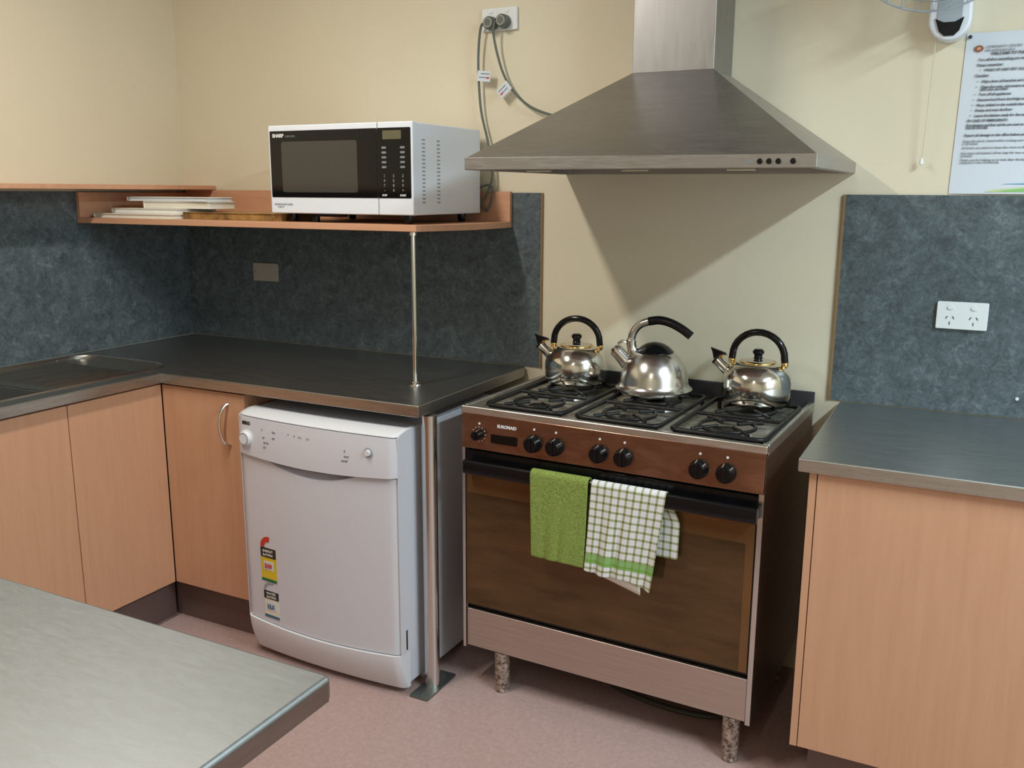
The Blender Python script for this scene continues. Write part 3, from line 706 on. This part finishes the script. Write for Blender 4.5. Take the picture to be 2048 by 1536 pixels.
towel('hand_towel', 'plain green terry hand towel hanging over the oven handle', 'towel', .252, .432, .243, .19, M_green, .004, 1.3, slant=.004, thick=.0055)
towel('tea_towel', 'green and white gingham tea towel hanging over the oven handle', 'towel', .440, .655, .250, .178, M_check, .009, 2.1, slant=.020, edge=.003, shift=-.022, thick=.002, back_shift=.036)

tt = [o for o in bpy.data.objects if o.name == 'tea_towel'][0]
fo = B().grid(lambda u, v: (.468 + .112 * u + .012 * v, -.0385 + .0 * v, .700 - (.224 + .030 * u) * v), 14, 14)
fo = fo.build('inner_fold', M_paper3, tt, smooth=180, fix=False, solid=.0012)
ul = fo.data.uv_layers.new(name='UVMap')

# ------------------------------------------------------------------ kettles
def kettle_round(label, loc, rz):
    t = thing('whistling_kettle', label, 'kettle', loc, rz, 'matching round kettles')
    bd = B().lathe([(0, 0), (.094, 0), (.0975, .002), (.0995, .006), (.1015, .020), (.1025, .045), (.1015, .064), (.096, .083), (.085, .099), (.069, .111), (.053, .117), (.0, .118)], n=56).build('body', M_pol, t, smooth=40)
    ld = B().lathe([(0, .129), (.02, .1282), (.04, .1235), (.050, .118), (.050, .116), (0, .116)], n=44).build('lid', M_pol, t)
    B().lathe([(.0485, .1205), (.0535, .1195), (.0545, .116), (.0525, .1145), (.0485, .116), (.0485, .1205)], n=44).build('lid_rim', M_gold, ld)
    B().lathe([(0, .156), (.011, .156), (.0165, .151), (.017, .145), (.012, .138), (.012, .132), (.015, .127), (0, .127)], n=24).build('lid_knob', M_blk, ld)
    hp = [(-.0775, 0, .132)] + [(-.0775 * math.cos(R(a)), 0, .132 + .074 * math.sin(R(a))) for a in range(12, 180, 12)] + [(.0775, 0, .132)]
    hp = [(-.079, 0, .122)] + hp + [(.079, 0, .122)]
    B().tube(hp, .0105, 14).build('handle', M_blk, t)
    for s in (-1, 1):
        B().lathe([(0, -.010), (.007, -.009), (.0105, -.003), (.0105, .004), (.0085, .009), (0, .010)], (s * .079, 0, .116), n=18).build('handle_bracket', M_gold, t)
        B().cyl((s * .079, 0, .112), (s * .070, 0, .098), .005, n=10).build('bracket_stem', M_pol, t)
    sp_ = B().tube([(-.078, 0, .072), (-.100, 0, .091), (-.124, 0, .112)], [.019, .0165, .0155], 20).build('spout', M_pol, t)
    B().tube([(-.1235, 0, .1115), (-.128, 0, .1155)], [.0172, .0172], 18).build('spout_cap', M_blk, sp_)
    B().prism([(-.146, .149), (-.140, .137), (-.134, .112), (-.125, .122), (-.108, .130), (-.094, .128), (-.100, .136), (-.118, .141)], -.006, .006, 'y').build('whistle_lever', M_blk, sp_, bevel=.002)
    B().cyl((-.112, -.010, .124), (-.112, .010, .124), .005, n=12).build('lever_pin', M_gold, sp_)
    return t
k1 = kettle_round('round polished kettle with black arched handle, leftmost kettle on the stove', (1.853, -.138, .9145), R(6))
k3 = copy_tree(k1); k3.location = (2.443, -.152, .9145); k3.rotation_euler.z = R(-4)
k3['label'] = 'round polished kettle with black arched handle, rightmost kettle on the stove'
k2 = thing('dome_kettle', 'brushed steel dome kettle with swept black open handle, middle of the hob', 'kettle', (2.137, -.190, .9145), R(8))
B().lathe([(0, 0), (.100, 0), (.108, .003), (.1175, .010), (.1185, .016), (.113, .021), (.108, .026), (.1055, .036), (.103, .052), (.098, .072), (.089, .093), (.077, .110), (.064, .123), (.052, .131), (0, .133)], n=64).build('body', M_satin, k2, smooth=40)
l2 = B().lathe([(0, .158), (.012, .1575), (.028, .153), (.043, .144), (.058, .130), (.056, .127), (0, .127)], n=44).build('lid', M_blk, k2)
B().tube(spline([(-.064, 0, .118), (-.073, 0, .140), (-.074, 0, .165), (-.066, 0, .190), (-.048, 0, .210), (-.022, 0, .221)], 5), [.0175] * 4 + [.0155] * 6 + [.0125] * 16, 16).build('handle_arm', M_satin, k2)
B().tube(spline([(-.022, 0, .221), (.010, 0, .226), (.045, 0, .219), (.080, 0, .202), (.108, 0, .182)], 5), .0135, 16).build('handle_grip', M_blk, k2)
s2 = B().tube([(-.078, 0, .082), (-.100, 0, .104), (-.118, 0, .122)], [.025, .0215, .0205], 20).build('spout', M_satin, k2)
B().lathe([(0, .016), (.012, .014), (.0215, .004), (.0220, -.004), (0, -.004)], (-.120, 0, .124), n=24, M=Matrix.Rotation(R(-43), 3, 'Y')).build('spout_cap', M_pol, s2)
B().tube(spline([(-.116, 0, .145), (-.104, 0, .155), (-.088, 0, .150), (-.074, 0, .140)], 4), .0045, 8).build('cap_lever', M_satin, s2)

# ------------------------------------------------------------------ right bench
RT, RXL, RYF, RTH = .907, 2.664, -.692, .034
rb = thing('benchtop', 'blue-grey stainless steel benchtop right of the stove', 'benchtop', (3.4, -.35, RT - RTH))
bx(RXL, 4.4, RYF, -.008, RT - RTH, RT).build('top', M_bench, rb, True, bevel=.004)
plabel(bx(RXL + .002, 4.4, RYF - .0012, RYF, RT - RTH + .003, RT - .003).build('front_edge', M_bedge, rb, True), 'brushed steel front edge')
rc = thing('base_cabinet', 'peach laminate cabinet under the right benchtop beside the stove', 'cabinet', (3.4, -.35, 0))
bx(2.690, 4.38, -.660, -.02, .150, RT - RTH - .002).build('carcass', M_wood, rc, True)
bx(2.690, 2.707, -.678, -.661, .150, RT - RTH - .002).build('side_edge', M_wood, rc, True)
bx(2.709, 3.50, -.678, -.661, .150, RT - RTH - .002).build('door', M_wood, rc, True, bevel=.0012)
bx(3.503, 4.38, -.678, -.661, .150, RT - RTH - .002).build('door', M_wood, rc, True, bevel=.0012)
bx(2.73, 4.38, -.63, -.612, 0, .150).build('kickboard', M_dkpink, rc, True)
sc = B().lathe([(0, .004), (.004, .0035), (.005, 0), (0, 0)], (0, 0, 0), n=14, M=RM).build('screw_cap', M_socket); sc.location = (3.13, -.006, .964)
tag(sc, 'tiny white screw cap low on the right splashback', 'screw cap')

# ------------------------------------------------------------------ island table
isl = thing('island_bench', 'worn stainless steel island bench in the near left corner', 'island bench', (1.4, -2.9, 0))
IX, IY, IZ = 2.300, -1.992, .900
bx(.75, IX, -3.45, IY, IZ - .036, IZ).build('bench_top', M_island, isl, True, bevel=.007, seg=3)
plabel(bx(IX - .002, IX + .0008, -3.44, IY - .008, IZ - .034, IZ - .007).build('side_edge', M_iedge, isl, True), 'steel side edge with the floor reflection in its colour')
bx(.80, IX - .12, -3.38, IY - .10, .1, IZ - .037).build('cabinet', M_wood, isl, True)
bx(.86, IX - .18, -3.32, IY - .16, 0, .1).build('kickboard', M_dkpink, isl, True)

# ------------------------------------------------------------------ poster
ps = thing('notice_poster', 'white printed notice sheet pinned to the wall above the right splashback', 'poster', (3.06, 0, 1.73))
PX0, PX1, PZ0, PZ1 = 2.911, 3.208, 1.523, 1.943
pp = B().grid(lambda u, v: (PX0 - .007 * (1 - v) + (PX1 - PX0) * u, -.0025 - .003 * math.sin(u * 3.1) * (1 - v), PZ0 + (PZ1 - PZ0) * v), 10, 10).build('sheet', M_paper, ps, True, smooth=20, solid=.0006)
for q_ in pp.data.polygons: q_.use_smooth = False
PM = lambda x, z: Matrix.Translation((x, -.0068, z)) @ Matrix.Rotation(R(90), 4, 'X')
M_logo = mat('logo_brown', (.28, .10, .05), .5)
B().prism([(2.943 + .011 * math.cos(R(q)), 1.902 + .0085 * math.sin(R(q))) for q in range(0, 360, 20)], -.0066, -.0056, 'y').build('logo_disc', M_logo, pp, True)
B().prism([(2.943 + .005 * math.cos(R(q)), 1.902 + .004 * math.sin(R(q))) for q in range(0, 360, 30)], -.0072, -.0064, 'y').build('logo_centre', M_woodh, pp, True)
text('COMMUNITY CENTRE\nhall and kitchen hire', .0085, M_grey_txt, pp, 'heading', PM(2.960, 1.903), True)
text('WELCOME TO THE KITCHEN', .0092, M_ink, pp, 'heading', PM(2.974, 1.885), True, bold=.0003)
rows = [(2.945, 1.871, 'You will find everything you need for your event.'), (2.943, 1.857, 'Please remember:'), (2.962, 1.844, 'WASH UP AND DRY ALL ITEMS USED'), (2.940, 1.830, 'Checklist:'),
        (2.958, 1.815, 'Wipe down all benches and the stove top'), (2.957, 1.801, 'Clean the oven, microwave and dishwasher\nafter you use them'), (2.955, 1.782, 'Turn off all appliances'), (2.953, 1.768, 'Remove food from the fridge and freezer'),
        (2.952, 1.754, 'Place rubbish in the outside bins'), (2.950, 1.741, 'Sweep and mop the floor'), (2.949, 1.727, 'Leave the kitchen ready for the next group')]
for x, z, s_ in rows:
    text(s_, .0086, M_ink, pp, 'text_line', PM(x, z), True, bold=.0002, line=.75)
for x, z in ((2.952, 1.844), (2.948, 1.815), (2.947, 1.801), (2.945, 1.782), (2.943, 1.768), (2.942, 1.754), (2.940, 1.741), (2.939, 1.727)):
    B().prism([(x + .0014 * math.cos(R(q)), z + .003 + .0014 * math.sin(R(q))) for q in range(0, 360, 60)], -.0066, -.006, 'y').build('bullet', M_grey_txt, pp, True)
for x, z, s_ in ((2.933, 1.714, 'IN CASE OF EMERGENCY:'), (2.932, 1.702, 'Fire blanket and first aid kit are next to the door\nExit by the hall.'), (2.930, 1.676, 'Report all damage to the office before you leave.'),):
    text(s_, .0086, M_ink, pp, 'text_line', PM(x, z), True, bold=.0002, line=.75)
for x, z, s_ in ((2.928, 1.661, 'Keep the doors closed while cooking and use the range hood\nat all times.'), (2.927, 1.643, 'All hirers are asked to leave the room as they found it.'),
                 (2.926, 1.629, 'Any items left behind will be kept for two weeks and then\ndonated.'), (2.925, 1.611, 'Thank you for helping us to look after the kitchen for\neveryone in the community.')):
    text(s_, .0085, M_grey_txt, pp, 'text_line', PM(x, z), True, line=.8)
M_sw_g = mat('swoosh_green', (.22, .50, .16), .6); M_sw_y = mat('swoosh_lime', (.48, .58, .28), .6); M_sw_b = mat('swoosh_blue', (.16, .36, .55), .6)
for m_, x0, zb, h_, dy in ((M_sw_y, 2.990, 1.528, .020, .0066), (M_sw_g, 3.025, 1.529, .016, .0070), (M_sw_b, 3.030, 1.549, .008, .0068)):
    pl_ = [(x0 + (3.2 - x0) * k / 12, zb + h_ * (k / 12) ** .6 * (1 if m_ != M_sw_b else .6)) for k in range(13)]
    B().prism([(3.2, zb)] + pl_[::-1] if m_ != M_sw_b else [(3.2, zb - .003)] + pl_[::-1], -dy, -dy + .0004, 'y').build('swoosh', m_, pp, True)
for x, z in ((2.9195, 1.933), (3.199, 1.935)):
    B().lathe([(0, .008), (.0045, .007), (.005, .004), (.003, .0), (0, 0)], (x, -.004, z), n=14, M=RM).build('pin', M_black_txt, ps, True)

# ------------------------------------------------------------------ wall fan (its lower part shows)
fn = thing('wall_fan', 'white and grey wall-mounted fan with wire guard and pull cord', 'fan', (2.868, 0, 1.93))
fb = B()
fb.prism([(2.868 + .052 * math.sin(R(a)), 1.975 - .052 * math.cos(R(a)) * 1.05) for a in range(-90, 91, 10)] + [(2.916, 2.16), (2.820, 2.16)], -.065, 0, 'y')
fb.build('base', M_mic, fn, True, bevel=.008, seg=4)
M_fdark = mat('fan_display_black', (.01, .01, .01), .45, spec=.2)
M_fgrey = mat('fan_grey', (.36, .41, .45), .4)
B().prism([(2.838, 1.970), (2.856, 1.963), (2.878, 1.963), (2.897, 1.971), (2.897, 2.08), (2.838, 2.08)], -.0685, -.064, 'y').build('grey_panel', M_fgrey, fn, True)
B().prism([(2.833, 1.975), (2.854, 1.965), (2.881, 1.965), (2.902, 1.976), (2.893, 1.943), (2.881, 1.931), (2.857, 1.931), (2.844, 1.943)], -.0702, -.063, 'y').build('display', M_fdark, fn, True)
B().tube([(2.868, -.03, 2.12), (2.868, -.07, 2.20), (2.845, -.12, 2.215)], [.03, .028, .03], 16).build('arm', M_mic, fn, True)
FC = Vector((2.834, -.235, 2.195)); FN = Vector((-.05, -1, -.12)).normalized()
fx_ = FN.cross(Vector((0, 0, 1))).normalized(); fz_ = fx_.cross(FN)
def ring(r, d): return [FC + FN * d + fx_ * r * math.cos(R(a)) + fz_ * r * math.sin(R(a)) for a in range(0, 360, 6)]
B().lathe([(0, -.09), (.05, -.085), (.058, -.03), (.045, 0), (0, 0)], FC - FN * .06, n=28, M=Matrix((fx_, fz_, FN)).transposed()).build('motor', M_mic, fn, True)
g_ = B().tube(ring(.225, 0), .0028, 8, closed=True)
for r, d in ((.20, .045), (.150, .062), (.10, .072), (.05, .076)): g_.tube(ring(r, d), .0012, 6, closed=True)
for r, d in ((.20, -.045), (.13, -.06)): g_.tube(ring(r, d), .0012, 6, closed=True)
for k in range(0, 360, 10):
    a = R(k); dr_ = fx_ * math.cos(a) + fz_ * math.sin(a)
    g_.tube([FC + dr_ * .225, FC + FN * .045 + dr_ * .20, FC + FN * .062 + dr_ * .15, FC + FN * .076 + dr_ * .045], .0009, 5)
    g_.tube([FC + dr_ * .225, FC - FN * .045 + dr_ * .20, FC - FN * .06 + dr_ * .06], .0009, 5)
g_.build('guard', M_fgrey, fn, True, smooth=60)
M_blade = mat('clear_grey_blade', (.45, .52, .56), .2); M_blade.node_tree.nodes['Principled BSDF'].inputs['Transmission Weight'].default_value = .6
B().lathe([(0, .03), (.02, .028), (.03, .015), (.032, -.02), (0, -.02)], FC, n=24, M=Matrix((fx_, fz_, FN)).transposed()).build('hub', M_mic, fn, True)
for k in range(5):
    def bl_(u, v, k=k):
        a = R(72 * k + 36) + (u - .5) * R(46) * (.5 + v * .6); r = .03 + .155 * v
        return FC + fx_ * r * math.cos(a) + fz_ * r * math.sin(a) + FN * (.02 * (u - .5) * 1.4)
    B().grid(bl_, 8, 8).build('blade', M_blade, fn, True, smooth=180, solid=.0016)
cd_ = [(2.838, -.045, 1.93), (2.836, -.04, 1.85), (2.832, -.03, 1.72), (2.829, -.022, 1.615)]
M_string = mat('cream_string', (.60, .55, .42), .8)
plabel(B().tube(spline(cd_, 6), .0012, 6).build('pull_cord', M_string, fn, True), 'thin cream pull cord')
B().lathe([(0, .014), (.003, .013), (.0055, .004), (.0055, -.004), (0, -.006)], (2.8288, -.0215, 1.606), n=14).build('cord_end', M_white_txt, fn, True)
